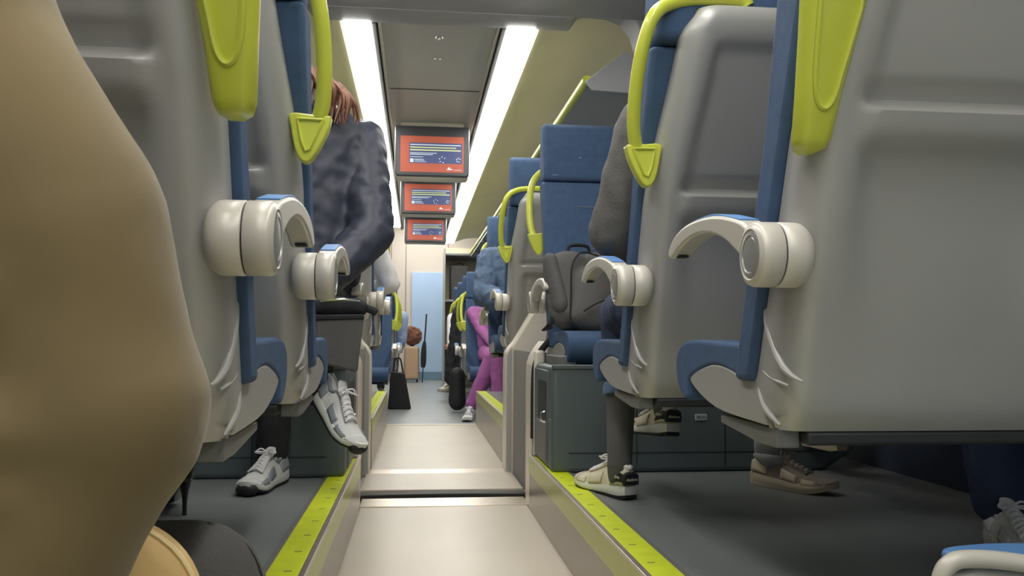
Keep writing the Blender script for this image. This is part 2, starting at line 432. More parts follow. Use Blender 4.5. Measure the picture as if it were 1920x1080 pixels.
screen(9.43, 1.735, 'smallest and farthest of the three hanging orange and blue screens')

# ------------------------------------------------------------------ the train seat
SW = .46
YF = [(.33,.13),(.40,.15),(.64,.062),(.753,.02),(.937,-.05),(1.08,-.105),(1.17,-.14)]
YB = [(.33,.075),(.36,.052),(.42,.040),(.60,-.018),(.753,-.068),(.937,-.135),(1.08,-.185),(1.13,-.198),(1.155,-.195),(1.168,-.178)]
def shell_bm():
    zs = [.33,.338,.35,.37,.40,.45,.50,.56,.62,.68,.72,.73,.745,.753,.760,.772,.778,.783,.788,.794,.800,.805,.811,.818,.825,.832,.87,.92,.97,1.02,1.06,1.075,1.085,1.095,1.11,1.13,1.148,1.16,1.168]
    rings = []
    for z in zs:
        yf = interp(YF, z); yb = interp(YB, z)
        ins = .0 + .045*smooth01((z-.75)/.42) + (.03*smooth01((z-1.11)/.058))
        low = smooth01((.37-z)/.04); ins += .012*low
        r = .045
        ring = [(ins+.004, yf)]
        ring.append((ins, yf-.006)); ring.append((ins, (yf*.6+yb*.4)))
        for k in range(7):
            a = PI + k/6*PI/2
            ring.append((ins+r+r*math.cos(a), yb+r+r*math.sin(a)))
        n = 30
        for k in range(1, n):
            x = ins+r + (SW-2*ins-2*r)*k/n
            e = min(x-ins, SW-ins-x)
            up_ = smooth01((e-.062)/.018) * smooth01((1.092-z)/.016)
            m_ = smooth01((e-.062)/.014)
            if z > .80: d = up_*.014 + m_*.016*smooth01((.828-z)/.026)
            elif z > .778: d = m_*(.030 - .036*smooth01((.800-z)/.022))
            elif z > .757: d = -.006*m_
            else:
                q = smooth01((.757-z)/.05)
                d = (-.006*(1-q)*m_ + .024*q*smooth01((e-.062)/(.02+.25*(.757-z))))*smooth01((z-.42)/.3)
            ring.append((x, yb+d))
        for k in range(7):
            a = 1.5*PI + k/6*PI/2
            ring.append((SW-ins-r+r*math.cos(a), yb+r+r*math.sin(a)))
        ring += [(SW-ins, yf*.6+yb*.4), (SW-ins, yf-.006), (SW-ins-.004, yf)]
        rings.append([(x, y, z) for x, y in ring])
    return loft(rings)
def poly_smooth(pts, x0, x1, r, nseg=4):
    return prism(sp2(pts+[pts[0]], nseg)[:-1], 'x', x0, x1)
def make_seat(label, kind='hook'):
    t = thing('train_seat', label, 'train seat')
    obj('shell', shell_bm(), SHELL, t, ang=50)
    # moulded ribs on the aisle side of the shell
    bm = tube([(.006,.116,.56),(.003,.112,.50),(.002,.088,.463),(.002,.055,.430),(.004,.02,.414),(.007,-.005,.408)], [.002,.004,.006,.006,.004,.002], 10, smooth=4)
    tube([(.006,.147,.405),(.002,.133,.382),(.002,.115,.362),(.004,.09,.348),(.006,.07,.340)], [.002,.005,.006,.004,.002], 10, bm, smooth=4)
    tube([(.006,.140,.43),(.003,.120,.418),(.003,.085,.407),(.006,.04,.400)], [.002,.0035,.0035,.002], 8, bm, smooth=4)
    obj('shell_rib', bm, SHELL, t)
    pan = [(.12,.335),(.297,.340),(.384,.352),(.455,.372),(.484,.388),(.468,.399),(.427,.410),(.36,.421),(.30,.420),(.25,.412),(.20,.402),(.168,.410),(.13,.425)]
    obj('seat_pan', prism(sp2(pan,2), 'x', .003, SW-.003), SHELL, t, .006, 3)
    cus = [(.165,.44),(.20,.458),(.33,.463),(.46,.466),(.53,.458),(.566,.435),(.572,.400),(.556,.370),(.520,.348),(.492,.352),(.490,.385),(.44,.405),(.35,.420),(.26,.412),(.20,.400),(.160,.405)]
    obj('seat_cushion', prism(sp2(cus,3), 'x', .001, SW-.001), BLUE, t, .010, 4)
    back = [(.222,.40),(.186,.50),(.138,.64),(.091,.765),(.036,.97),(-.004,1.10),(-.052,1.11),(-.108,1.10),(-.044,.93),(.024,.753),(.066,.64),(.153,.40)]
    bk = obj('backrest', prism(back, 'x', -.010, SW+.010), BLUE, t, .012, 3)
    hd = [(-.000,1.105),(-.000,1.14),(-.028,1.25),(-.052,1.345),(-.070,1.368),(-.115,1.372),(-.145,1.35),(-.148,1.17),(-.135,1.105)]
    h = obj('headrest', prism(hd, 'x', -.004, SW+.004), BLUE, t, .018, 4)
    bm = bmesh.new()
    for z, a, b in ((.99,.14,.26),(.90,.18,.26),(.90,.34,.40),(.81,.18,.24),(.81,.36,.42)):
        yy = interp([(.765,.093),(.97,.0385),(1.1,-.001)], z); box(bm, a, b, yy-.004, yy+.0008, z, z+.002)
    obj('seam', bm, SEAM, bk)
    bm = bmesh.new(); box(bm, .03, .055, -.012, .0008, 1.13, 1.132); box(bm, .15, .16, -.03, -.0165, 1.21, 1.213); obj('seam', bm, SEAM, h)
    # support bracket and cantilever beam
    obj('bracket', prism([(.34,.318),(.34,.332),(.10,.332),(.10,.302),(.17,.302)], 'x', .012, .05), BRACK, t, .003)
    obj('support_beam', bx(.05, SW+.02, .075, .20, .308, .330), DARK, t, .006)
    # armrest
    arm = sp2([(.02,.628),(.06,.645),(.165,.666),(.28,.670),(.355,.660),(.395,.642),(.408,.624),(.385,.617),(.345,.630),(.28,.642),(.20,.642),(.12,.624),(.06,.596),(.02,.575)], 3)
    a = obj('armrest', prism(arm, 'x', -.064, -.026), HUB, t, .008, 3)
    pad = sp2([(.055,.646),(.165,.669),(.27,.671),(.26,.664),(.165,.660),(.06,.638)], 4)
    obj('armrest_pad', prism(pad, 'x', -.060, -.030), PADB, a, .003, 2)
    obj('release_button', bx(-.056,-.036,.365,.388,.617,.621), DARK, a, .002)
    c = (0,0,.587)
    pv = obj('armrest_pivot', lathe([(.034,.014),(.041,.008),(.0457,.001),(.0465,-.005),(.0465,-.0295),(.0455,-.0305)], 'x', c, 40), HUB, t, ang=60)
    obj('pivot_drum', lathe([(.0455,-.0325),(.0465,-.0335),(.0462,-.060),(.044,-.065),(.0365,-.068),(.035,-.0665)], 'x', c, 40), HUB, pv, ang=60)
    obj('pivot_seam', lathe([(.0445,-.028),(.0445,-.036)], 'x', c, 40), DARK, pv)
    obj('pivot_cap', lathe([(.034,-.064),(.033,-.0675),(.027,-.0685),(.026,-.066),(.024,-.0675),(.010,-.0685)], 'x', c, 40), DISC, pv, ang=25)
    # lime grab handle
    def hy(z): return interp(YB, z)+.03
    pts = [(-.045,.87),(-.058,.92),(-.060,1.00),(-.052,1.08),(-.030,1.145),(.02,1.182),(.09,1.193),(.165,1.192),(.18,1.18)]
    if kind == 'hook':
        hd_ = obj('grab_handle', tube([(x, hy(z), z) for x, z in pts], .0148, 12, flat=.9, smooth=5), LIME, t)
        pl = sp2([(-.073,.885),(-.035,.887),(.004,.888),(.002,.86),(-.006,.82),(-.018,.798),(-.034,.798),(-.052,.825),(-.068,.86)], 3)
        y = interp(YB, .84)+.012
        obj('handle_plate', prism(pl, 'y', y-.008, y+.022), LIME, hd_, .005)
        rim = [(-.058,.876),(-.010,.877),(-.018,.835),(-.026,.816),(-.034,.820),(-.058,.876)]
        obj('handle_rim', tube([(x, y-.009, z) for x, z in rim], .0035, 6), LIME, hd_)
    else:
        def wy(z): return interp(YB, z)-.014
        rings = []
        for z, xa, xb in ((.724,-.022,-.006),(.728,-.034,.004),(.74,-.040,.008),(.80,-.044,.014),(.87,-.050,.024),(.93,-.056,.032),(.96,-.060,.030),(1.0,-.063,.012),(1.05,-.063,-.008),(1.1,-.056,-.014),(1.145,-.035,0)):
            y = wy(z) + (.012 if z < .726 else .004 if z < .735 else 0); th = .030; o1 = min(.02, (xb-xa)*.4)
            ring = [(xa, y+th, z), (xa, y+.010, z), (xa+.3*o1, y+.002, z), (xa+.7*o1, y, z), (xb-.7*o1, y, z), (xb-.3*o1, y+.002, z), (xb, y+.010, z), (xb, y+th, z)]
            rings.append(ring)
        bm = loft(rings)
        tube([(-.040,wy(1.08)+.014,1.09),(-.020,wy(1.14)+.016,1.145),(.03,wy(1.17)+.02,1.182),(.10,wy(1.17)+.02,1.19),(.18,wy(1.17)+.02,1.18)], .015, 12, bm, smooth=4)
        hd_ = obj('grab_handle', bm, LIME, t, ang=50)
        rim = [(-.040,.925),(.016,.925),(.004,.82),(-.003,.785),(-.013,.775),(-.024,.785),(-.032,.82),(-.040,.925)]
        obj('handle_rim', tube([(x, wy(z)-.001, z) for x, z in rim], .004, 6, smooth=3), LIME, hd_)
    return t
seat_hook = make_seat('', 'hook'); seat_wedge = make_seat('', 'wedge')
used = {}
def seat(kind, X0, yk, z, side, face, label, group='silver backed blue train seats'):
    src = seat_hook if kind == 'hook' else seat_wedge
    if kind not in used: used[kind] = 1; r = src
    else: r = dup(src)
    for ch in r.children:
        if ch.name.startswith('grab_handle'): ch.location.x = .010 if kind == 'hook' else (.014 if side > 0 else -.008)
    r.location = (X0, yk, z); r.scale = (side, face, 1); r['label'] = label; r['category'] = 'train seat'; r['group'] = group
    return r
def to_wall(r):
    d = (WR-r.location.x) if r.scale.x > 0 else (r.location.x-WL)
    obj('wall_bracket', bx(SW+.02, d, .085, .19, .308, .328), DARK, r, .004)
def no_arm(r):
    for ch in list(r.children):
        if ch.name.split('.')[0] in ('armrest','armrest_pivot','grab_handle','support_beam'):
            for g in list(ch.children): bpy.data.objects.remove(g)
            bpy.data.objects.remove(ch)
seat('wedge', .534, 1.157, PZ, 1, 1, 'nearest right train seat, its big silver back filling the right side')
seat('wedge', -.238, 1.068, PZ, -1, 1, 'nearest left train seat, silver back half hidden by the khaki coat')
seat('hook', .507, 1.873, PZ, 1, 1, 'second right train seat from behind, with curved lime handle and sunken back panel')
to_wall(seat('hook', -.228, 1.716, PZ, -1, 1, 'second left train seat from behind, in front of the person in the navy jacket'))
to_wall(seat('hook', .534, 3.55, PZ+.03, 1, -1, 'blue right train seat facing the camera with the grey backpack on it'))
to_wall(seat('hook', -.262, 3.50, PZ, -1, -1, 'left train seat facing the camera, under the person in the navy jacket'))
for y, lb in ((1.157,'window side train seat beside the nearest right one'),(1.873,'window side train seat beside the second right one')):
    r = seat('hook', 1.015, y, PZ, 1, 1, lb); no_arm(r)
no_arm(seat('hook', -.735, 1.068, PZ, -1, 1, 'window side train seat beside the nearest left one'))
Z2 = .29
to_wall(seat('hook', .495, 4.66, Z2, 1, 1, 'silver right train seat just beyond the gangway, seen from behind'))
to_wall(seat('hook', -.245, 4.62, Z2, -1, 1, 'silver left train seat just beyond the gangway, under the white sleeved person'))
to_wall(seat('hook', .530, 6.35, .235, 1, -1, 'right train seat facing the camera, under the person in the denim jacket'))
to_wall(seat('hook', -.245, 5.75, Z2, -1, 1, 'left train seat at the middle of the far raised platform'))
ZF = -.045
to_wall(seat('hook', .480, 8.20, ZF, 1, -1, 'lower right train seat facing the camera, under the person in purple'))
to_wall(seat('hook', -.235, 7.90, ZF, -1, -1, 'lower left train seat facing the camera, its blue front showing past the platform'))
to_wall(seat('hook', .470, 8.95, ZF, 1, 1, 'right train seat with a dark coat hanging beside it'))
to_wall(seat('hook', -.235, 9.0, ZF, -1, 1, 'left train seat behind the black bag on the floor'))
to_wall(seat('hook', .470, 10.0, ZF, 1, 1, 'right train seat in the far group, before the last one'))
to_wall(seat('hook', -.235, 10.1, ZF, -1, 1, 'left train seat next to the person in the pale blue shirt'))
to_wall(seat('hook', .470, 11.0, ZF, 1, 1, 'farthest right train seat near the door'))

# ------------------------------------------------------------------ boxes under the facing seats
def seat_box(s, xe, y0, y1, x1, h, label, plate_):
    t = thing('seat_base_box', label, 'equipment box', (xe, y0, PZ), 'slate boxes under the facing seats')
    w = x1
    p = [(0,0),(w-.12,0),(w,.07),(w,h),(0,h)]
    obj('cabinet', prism([(s*a,b) for a,b in p], 'y', 0, y1-y0), BOXM, t, .018, 4)
    a, b = sorted((s*.002, s*(w))); obj('top_lip', bx(a, b, -.006, .02, h-.012, h+.004), BOXM, t, .004)
    bm = bmesh.new()
    for x in (.30,.62): 
        a, b = sorted((s*x, s*(x+.003))); box(bm, a, b, -.0015, .001, .02, h-.02)
    a, b = sorted((s*.06, s*(w-.1))); box(bm, a, b, -.0015, .001, .068, .071)
    obj('panel_seam', bm, BOXD, t)
    side = obj('side_door', bx(*sorted((-s*.004, s*.004)), .08, y1-y0-.02, .02, h-.02), BOXM, t, .003)
    obj('side_vent', bx(*sorted((-s*.006, -s*.003)), .10, .30, .17, h-.06), BOXD, side)
    obj('lower_plate', bx(*sorted((-s*.007, -s*.003)), .10, .34, .03, .16), BRACK, side, .002)
    obj('latch', tube([(-s*.008,.10,.17),(-s*.022,.10,.175),(-s*.022,.10,.20),(-s*.008,.10,.205)], .005, 8), CHROME, side)
    if plate_:
        q = obj('number_plate', bx(.512, .556, -.004, 0, .180, .203), PLATEL, t, .002)
        text_mesh('number', '94.03', .015, INK, q, (.534, -.0045, .1915), (PI/2,0,0), .0003)
    return t
seat_box(1, .470, 2.95, 3.38, 1.11, .372, 'slate box on the right platform under the seat with the backpack', True)
seat_box(-1, -.232, 2.91, 3.38, 1.0, .372, 'slate box on the left platform behind the white running shoes', False)
def pedestal(x, y, label):
    t = obj('seat_pedestal', bx(x-.035, x+.035, y, y+.26, .585, .618), BRACK, None, .004); tag(t, label, 'seat bracket', 'flat brackets on the slate boxes')
pedestal(.535, 3.02, 'flat grey bracket between the right slate box and the seat above'); pedestal(-.30, 3.0, 'flat grey bracket between the left slate box and the seat above')
def loop(x, y, z, label):
    t = obj('pull_loop', tube([(x-.05,y,z),(x-.04,y-.012,z-.010),(x,y-.016,z-.014),(x+.04,y-.012,z-.010),(x+.05,y,z)], .008, 8, smooth=4, flat=.6), LIME); tag(t, label, 'pull handle', 'lime pull handles low under the seats')
loop(.985, 2.62, .50, 'lime pull handle hanging under the second right seat'); loop(1.30, 2.16, .47, 'small lime pull handle low by the right wall')

# ------------------------------------------------------------------ soft bodies
def capsule(bm, a, b, ra, rb, n=14, sx=1.0, sz=1.0):
    """tapered capsule from a to b"""
    a = Vector(a); b = Vector(b); d = b-a; L = max(d.length, 1e-5); t = d/L
    ref = Vector((1,0,0)) if abs(t.x) < .9 else Vector((0,1,0))
    u = (ref-ref.dot(t)*t).normalized(); w = t.cross(u)
    rings = []
    for k in range(5): 
        an = PI/2*(1-k/4)*.98; rings.append((a - t*ra*math.sin(an), ra*math.cos(an)))
    for k in range(5):
        an = PI/2*k/4*.98; rings.append((b + t*rb*math.sin(an), rb*math.cos(an)))
    loft([[c + (u*math.cos(2*PI*j/n)*sx + w*math.sin(2*PI*j/n)*sz)*r for j in range(n)] for c, r in rings], bm)
def ball(bm, c, rx, ry, rz, n=16):
    rings = []
    for k in range(1, n//2+4):
        an = PI*k/(n//2+4); rings.append([(c[0]+rx*math.sin(an)*math.cos(2*PI*j/n), c[1]+ry*math.sin(an)*math.sin(2*PI*j/n), c[2]-rz*math.cos(an)) for j in range(n)])
    loft(rings, bm)
def soft(name, bm, m, parent, voxel=.012, it=6, wr=0, wsz=.06):
    o = obj(name, bm, m, parent)
    r = o.modifiers.new('remesh', 'REMESH'); r.mode = 'VOXEL'; r.voxel_size = voxel; r.use_smooth_shade = True
    s = o.modifiers.new('smooth', 'SMOOTH'); s.iterations = it; s.factor = .5
    if wr:
        tx = bpy.data.textures.new(name, 'CLOUDS'); tx.noise_scale = wsz; tx.noise_depth = 1
        d = o.modifiers.new('folds', 'DISPLACE'); d.texture = tx; d.strength = wr; d.mid_level = .5; d.texture_coords = 'LOCAL'
    return o
def hand(bm, wrist, dirv, side, palm_n, curl=.6, s=1.0):
    """palm, four fingers and a thumb; dirv points to the fingertips"""
    d = Vector(dirv).normalized(); n = Vector(palm_n); n = (n-n.dot(d)*d).normalized(); u = d.cross(n)*side
    w = Vector(wrist); L = .085*s
    for k in range(4):
        o_ = (k-1.5)*.0195*s
        kn = w + d*L + u*o_
        capsule(bm, w + u*o_*.6, kn, .016*s, .0125*s, 10)
        ln = (.040, .046, .043, .034)[k]*s; a = 0; p = kn
        for j, q in enumerate((1, .68, .5)):
            a += curl*(.5, .8, .6)[j]
            e = p + (d*math.cos(a) + n*math.sin(a))*ln*q
            capsule(bm, p, e, (.0098-.0008*j)*s, (.0092-.0008*j)*s, 8); p = e
    b = w + d*.025*s - u*.028*s
    e = b + (d*.6 - u*.7 + n*.35).normalized()*.042*s; capsule(bm, b, e, .014*s, .0105*s, 8)
    capsule(bm, e, e + (d*.9 - u*.25 + n*.4).normalized()*.032*s, .0105*s, .009*s, 8)
def head(bm, c, f, t):
    """skull, jaw, nose and ears about c looking along f (unit, horizontal)"""
    f = Vector(f).normalized(); r = Vector((f.y, -f.x, 0)); c = Vector(c)
    ball(bm, c+Vector((0,0,.025))-f*.01, .077, .088 if abs(f.y) > .5 else .077, .10)
    capsule(bm, c+Vector((0,0,-.03))+f*.03, c+Vector((0,0,-.085))+f*.045, .055, .032, 12)
    capsule(bm, c+f*.085+Vector((0,0,.005)), c+f*.105+Vector((0,0,-.030)), .008, .013, 8)
    capsule(bm, c+f*.08+Vector((0,0,.022))-r*.04, c+f*.08+Vector((0,0,.022))+r*.04, .010, .010, 8)
    for s in (-1,1): capsule(bm, c+r*s*.078+Vector((0,0,.015)), c+r*s*.080+Vector((0,0,-.02)), .014, .010, 8)
    capsule(bm, c+Vector((0,0,-.05))-f*.02, c+Vector((0,0,-.16))-f*.035, .05, .056, 12)

def shoe(parent, heel, toe, z0, mats, style='run', tilt=0, roll=0, L=.285, name='shoe'):
    """shoe whose sole runs from heel (x,y) to toe (x,y) at height z0, tilt raises the heel"""
    up_, over, mid, sole, lace = mats
    h = Vector((heel[0], heel[1], z0)); d = Vector((toe[0]-heel[0], toe[1]-heel[1], 0)); yaw = math.atan2(-d.x, d.y)
    R = Matrix.Rotation(yaw, 4, 'Z') @ Matrix.Rotation(tilt, 4, 'X') @ Matrix.Rotation(roll, 4, 'Y')
    T = Matrix.Translation(h) @ R @ Matrix.Scale(L/.285, 4)
    def wd(t): return interp([(0,.020),(.04,.029),(.2,.034),(.45,.036),(.7,.047),(.85,.044),(.95,.032),(1,.012)], t)
    def cx(t): return .008*math.sin(t*PI)
    def ring(t, z, k=1.0): return [( cx(t)+k*wd(t)*s, t*.285, z) for s in (-1,1)]
    N = 15; ts = [i/(N-1) for i in range(N)]
    def outline(k, z, lift=None):
        pts = []
        for t in ts: pts.append((cx(t)-k*wd(t), t*.285+(0 if 0<t<1 else (-.004*(k-.9) if t==0 else .004*(k-.9))), z(t)))
        for t in ts[::-1]: pts.append((cx(t)+k*wd(t), t*.285, z(t)))
        return pts
    toe_up = lambda t: .022*max(0,(t-.72)/.28)**1.6 + .006*max(0,(.1-t)/.1)
    if style == 'run':
        zt = lambda t: interp([(0,.042),(.3,.034),(.6,.026),(.85,.028),(1,.044)], t)
    else:
        zt = lambda t: interp([(0,.038),(.35,.030),(.6,.022),(1,.030)], t)
    def loops(rs):
        bm = bmesh.new(); loft(rs, bm); return bm
    zb = lambda t: toe_up(t)
    g = lambda f, q: (lambda t: zb(t)*(1-q)+f(t)*q)
    # upper: cross sections from the heel to the toe
    H = lambda t: interp([(0,.088),(.06,.098),(.14,.092),(.26,.078),(.34,.094),(.42,.092),(.55,.074),(.7,.058),(.85,.048),(.95,.040),(1,.032)], t)
    rings = []
    for i in range(22):
        t = i/21; w = wd(min(.995,max(.01,t)))*.97; zz = zt(t)-.006; hh = H(t)-zz*0
        rg = []
        for k in range(13):
            a = PI*k/12
            ex = .8
            cxx = math.cos(a); sx = math.copysign(abs(cxx)**ex, cxx)
            narrow = interp([(0,.62),(.3,.60),(.45,.52),(.7,.75),(1,.85)], t)
            top = math.sin(a)
            rg.append((cx(t)+w*sx*(1-(1-narrow)*top*.9), t*.285 + (.006 if t < .02 else 0), zz + (hh-zz)*top**.75))
        rings.append(rg)
    bm = loft(rings)
    u = obj(name, bm, up_, parent, ang=80)
    u.matrix_local = T
    obj('midsole', loops([outline(1.0, g(zt,.28)), outline(1.07, g(zt,.45)), outline(1.05, g(zt,.8)), outline(.99, g(zt,1.05))]), mid, u, ang=60)
    obj('outsole', loops([outline(.96, lambda t: zb(t)), outline(1.02, g(zt,.12)), outline(1.03, g(zt,.30))]), sole, u, ang=60)
    # overlays: toe guard, heel counter, side swoops
    def surf(t, a, off=.0018):
        w = wd(t)*.97; zz = zt(t)-.006; hh = H(t); c = math.cos(a); sx = math.copysign(abs(c)**.8, c)
        narrow = interp([(0,.62),(.3,.60),(.45,.52),(.7,.75),(1,.85)], t); top = max(0, math.sin(a))
        p = Vector((cx(t)+w*sx*(1-(1-narrow)*top*.9), t*.285, zz+(hh-zz)*top**.75))
        return p + Vector((math.copysign(off, c)*abs(c)**.4, 0, off*top))
    def patch(t0, t1, a0, a1, m, nm, nt=6, na=6, off=.002):
        bm = bmesh.new()
        G = [[bm.verts.new(surf(t0+(t1-t0)*i/nt, a0+(a1-a0)*j/na, off)) for j in range(na+1)] for i in range(nt+1)]
        for i in range(nt):
            for j in range(na): bm.faces.new((G[i][j],G[i+1][j],G[i+1][j+1],G[i][j+1]))
        o = obj(nm, bm, m, u, ang=80); sd = o.modifiers.new('solid','SOLIDIFY'); sd.thickness = .0025; sd.offset = 0
        return o
    patch(.86, .985, .15, PI-.15, over if style != 'run' else up_, 'toe_cap', 5, 12)
    for sgn in (0, 1):
        f = (lambda a: a) if sgn == 0 else (lambda a: PI-a)
        patch(.02, .24, f(.12), f(.75), over, 'heel_counter', 6, 5)
        patch(.42, .62, f(.1), f(.55), over, 'side_overlay', 5, 4)
        patch(.68, .84, f(.08), f(.5), over, 'side_overlay', 4, 4)
        patch(.34, .70, f(1.02), f(1.18), over, 'eyelet_strip', 8, 2, .0025)
    tg = [surf(t, PI/2, .004) for t in (.66,.55,.45,.37)] + [Vector((cx(.33), .30*.285, .112)), Vector((cx(.3), .27*.285, .118))]
    obj('tongue', tube(tg, [.014,.016,.018,.019,.017,.012], 10, flat=.28, ref=(0,0,1), smooth=3), up_, u)
    bm = bmesh.new()
    for i in range(6):
        t0 = .70-.055*i; t1 = t0-.03
        P = [surf(t0, 1.08, .005), surf(t0-.008, 1.35, .008), surf((t0+t1)/2, PI/2, .010), surf(t1+.008, PI-1.35, .008), surf(t1, PI-1.08, .005)]
        tube(P, .0030, 6, bm, smooth=3)
        P = [surf(t1, 1.08, .005), surf((t0+t1)/2, PI/2, .012), surf(t0, PI-1.08, .005)]
        tube(P, .0030, 6, bm, smooth=4)
    c = surf(.385, PI/2, .014)
    for sgn in (-1, 1):
        tube([c, c+Vector((sgn*.018,.006,.012)), c+Vector((sgn*.032,.012,.002)), c+Vector((sgn*.020,.010,-.002)), c], .0028, 6, bm, smooth=4)
        tube([c, c+Vector((sgn*.014,.014,.004)), c+Vector((sgn*.030,.026,.004))], .0026, 6, bm, smooth=3)
    obj('laces', bm, lace, u)
    if mats[0] is SHOEW:
        bm = bmesh.new(); ball(bm, (cx(1), .268, .020), .034, .023, .021, 16); obj('toe_bumper', bm, RUBBER, u)
    # padded collar
    bm = bmesh.new(); cp = [surf(t, a, 0) for t, a in ((.02,PI/2),(.06,1.15),(.14,1.05),(.24,1.0),(.32,1.1))]
    cq = [Vector((2*cx(.15)-p.x, p.y, p.z)) for p in cp]
    tube(cp[::-1]+cq[1:], .0065, 8, bm, smooth=3); obj('collar', bm, lace if style != 'run' else over, u)
    if style == 'court':   # dark heel panel with lettering on both sides
        for sgn in (0, 1):
            f = (lambda a: a) if sgn == 0 else (lambda a: PI-a)
            patch(.005, .22, f(.22), f(.62), RUBBER, 'heel_panel', 8, 5, .0045)
        a = surf(.12, .42, .009)
        for sx, rz in ((1, PI/2), (-1, -PI/2)):
            text_mesh('lettering', 'diadora', .0135, SLABEL, u, (cx(.12)+sx*(abs(a.x-cx(.12))+.0005), a.y, a.z), (PI/2-.2, 0, rz))
        obj('heel_tab_panel', prism([(-.026,.044),(.026,.044),(.025,.074),(.014,.081),(-.014,.081),(-.025,.074)], 'y', -.006, .008), RUBBER, u, .004)
        text_mesh('lettering', 'diadora', .0125, SLABEL, u, (0, -.0068, .060), (PI/2,0,0))
    return u
SLABEL = mat('printed_letters', (205,208,190), .6)

def person(label, hip, sh, hd, fdir, arms, legs, top, trous, hairm, skin=SKIN, topv=.011, broad=.20, shoes=(), wr=.012, group=None, socks=None, hairlen=.06, rt=(.135,.13), armr=.058, legr=.085, z0=None, cat='person', cuffs=None):
    """arms: list of (elbow, wrist, handdir, palm); legs: list of (knee, ankle)"""
    t = thing('person', label, cat, (hip[0], hip[1], z0 if z0 is not None else PZ), group)
    off = Vector(t.location)
    def V(p): return Vector(p)-off
    hip, sh, hd = V(hip), V(sh), V(hd); f = Vector((fdir[0], fdir[1], 0)).normalized(); r = Vector((f.y, -f.x, 0))
    body = bmesh.new()
    head(body, hd, f, t)
    capsule(body, hd-f*.02+Vector((0,0,-.08)), sh, .05, .055)
    capsule(body, sh-Vector((0,0,.10)), hip, .10, .105, 16, 1.25, .9)
    capsule(body, sh-Vector((0,0,.06))-r*broad*.6, sh-Vector((0,0,.06))+r*broad*.6, .06, .06)
    sgns = [1, -1]
    for i, (e, w, hdv, pn) in enumerate(arms):
        s = sgns[i]; S0 = sh + r*s*broad*.92 - Vector((0,0,.05)); e, w = V(e), V(w)
        capsule(body, S0, e, .045, .036); capsule(body, e, w, .036, .024)
        hand(body, w, hdv, s, pn, .7, .95)
    for i, (kn, an) in enumerate(legs):
        s = sgns[i]; H0 = hip + r*s*.09; kn, an = V(kn), V(an)
        capsule(body, H0, kn, .075, .052); capsule(body, kn, an, .045, .028)
        capsule(body, an, an + Vector((0,0,-.04)), .028, .024)
    soft('body', body, skin, t, .008, 3)
    jb = bmesh.new()
    capsule(jb, sh-Vector((0,0,.09)), hip+Vector((0,0,.02)), rt[0], rt[1], 18, 1.28, .86)
    capsule(jb, sh-Vector((0,0,.07))-r*broad*.72, sh-Vector((0,0,.07))+r*broad*.72, armr+.016, armr+.016)
    capsule(jb, sh-Vector((0,0,.03)), sh+Vector((0,0,.02))-f*.01, .075, .07)
    for i, (e, w, hdv, pn) in enumerate(arms):
        s = sgns[i]; S0 = sh + r*s*broad*.92 - Vector((0,0,.06)); e, w = V(e), V(w)
        capsule(jb, S0, e, armr+.008, armr-.002); capsule(jb, e, e+(w-e)*.92, armr-.002, armr-.018)
    soft('jacket', jb, top, t, topv, 4, wr, .05)
    tb = bmesh.new()
    capsule(tb, hip-r*.08, hip+r*.08, .115, .115)
    for i, (kn, an) in enumerate(legs):
        s = sgns[i]; H0 = hip + r*s*.09; kn, an = V(kn), V(an)
        stop = an + Vector((0,0,.0)) if not cuffs else kn+(an-kn)*cuffs[i]
        capsule(tb, H0, kn, legr+.01, legr-.012); capsule(tb, kn, stop-((an-kn).normalized()*.025 if cuffs else Vector()), legr-.015, legr-.035)
        if cuffs:
            dd = (an-kn).normalized(); obj('cuff', tube([stop-dd*.012, stop+dd*.0, stop+dd*.024, stop+dd*.026, stop+dd*.010], [legr-.034,legr-.030,legr-.031,legr-.038,legr-.044], 20), DENIM, t)
    soft('trousers', tb, trous, t, .010, 4, wr, .06)
    if socks:
        for i, (kn, an) in enumerate(legs):
            sb = bmesh.new(); kn, an = V(kn), V(an); capsule(sb, kn+(an-kn)*.5, an, .046, .037); capsule(sb, an, an+Vector((0,0,-.035)), .039, .036)
            soft('sock', sb, socks, t, .008, 3)
    hb = bmesh.new()
    ball(hb, hd+Vector((0,0,.040))-f*.022, .088, .095, .092)
    capsule(hb, hd-f*.04+Vector((0,0,.02)), hd-f*.065-Vector((0,0,hairlen)), .082, .055)
    soft('hair', hb, hairm, t, .010, 3, .02, .02)
    for s in (-1, 1):
        eb = bmesh.new(); ball(eb, hd+f*.078+r*s*.031+Vector((0,0,.010)), .011, .011, .009, 10); e_ = obj('eye', eb, EYEW, t)
        pb = bmesh.new(); ball(pb, hd+f*.088+r*s*.031+Vector((0,0,.010)), .0045, .0045, .005, 8); obj('pupil', pb, INK, e_)
    mb = bmesh.new(); capsule(mb, hd+f*.088-r*.018-Vector((0,0,.058)), hd+f*.088+r*.018-Vector((0,0,.058)), .006, .006, 8); obj('mouth', mb, LIP, t)
    for sd in shoes:
        hl, te, z, mats, style, tilt, roll = sd
        shoe(t, (hl[0]-off.x, hl[1]-off.y), (te[0]-off.x, te[1]-off.y), z-off.z, mats, style, tilt, roll)
    return t
RUN = (SHOEW, SHOEG, MIDS, RUBBER, WHITEF); COURT = (SHOEC, SHOEC, MIDS, RUBBER, WHITEF)
TRAIL = (SHOEB, TAUPE, TAUPE, TAUPE, SHOEB); PLAINW = (WHITEF, WHITEF, MIDS, MIDS, WHITEF); PLAINC = (SHOEC, SHOEC, MIDS, TAUPE, WHITEF)

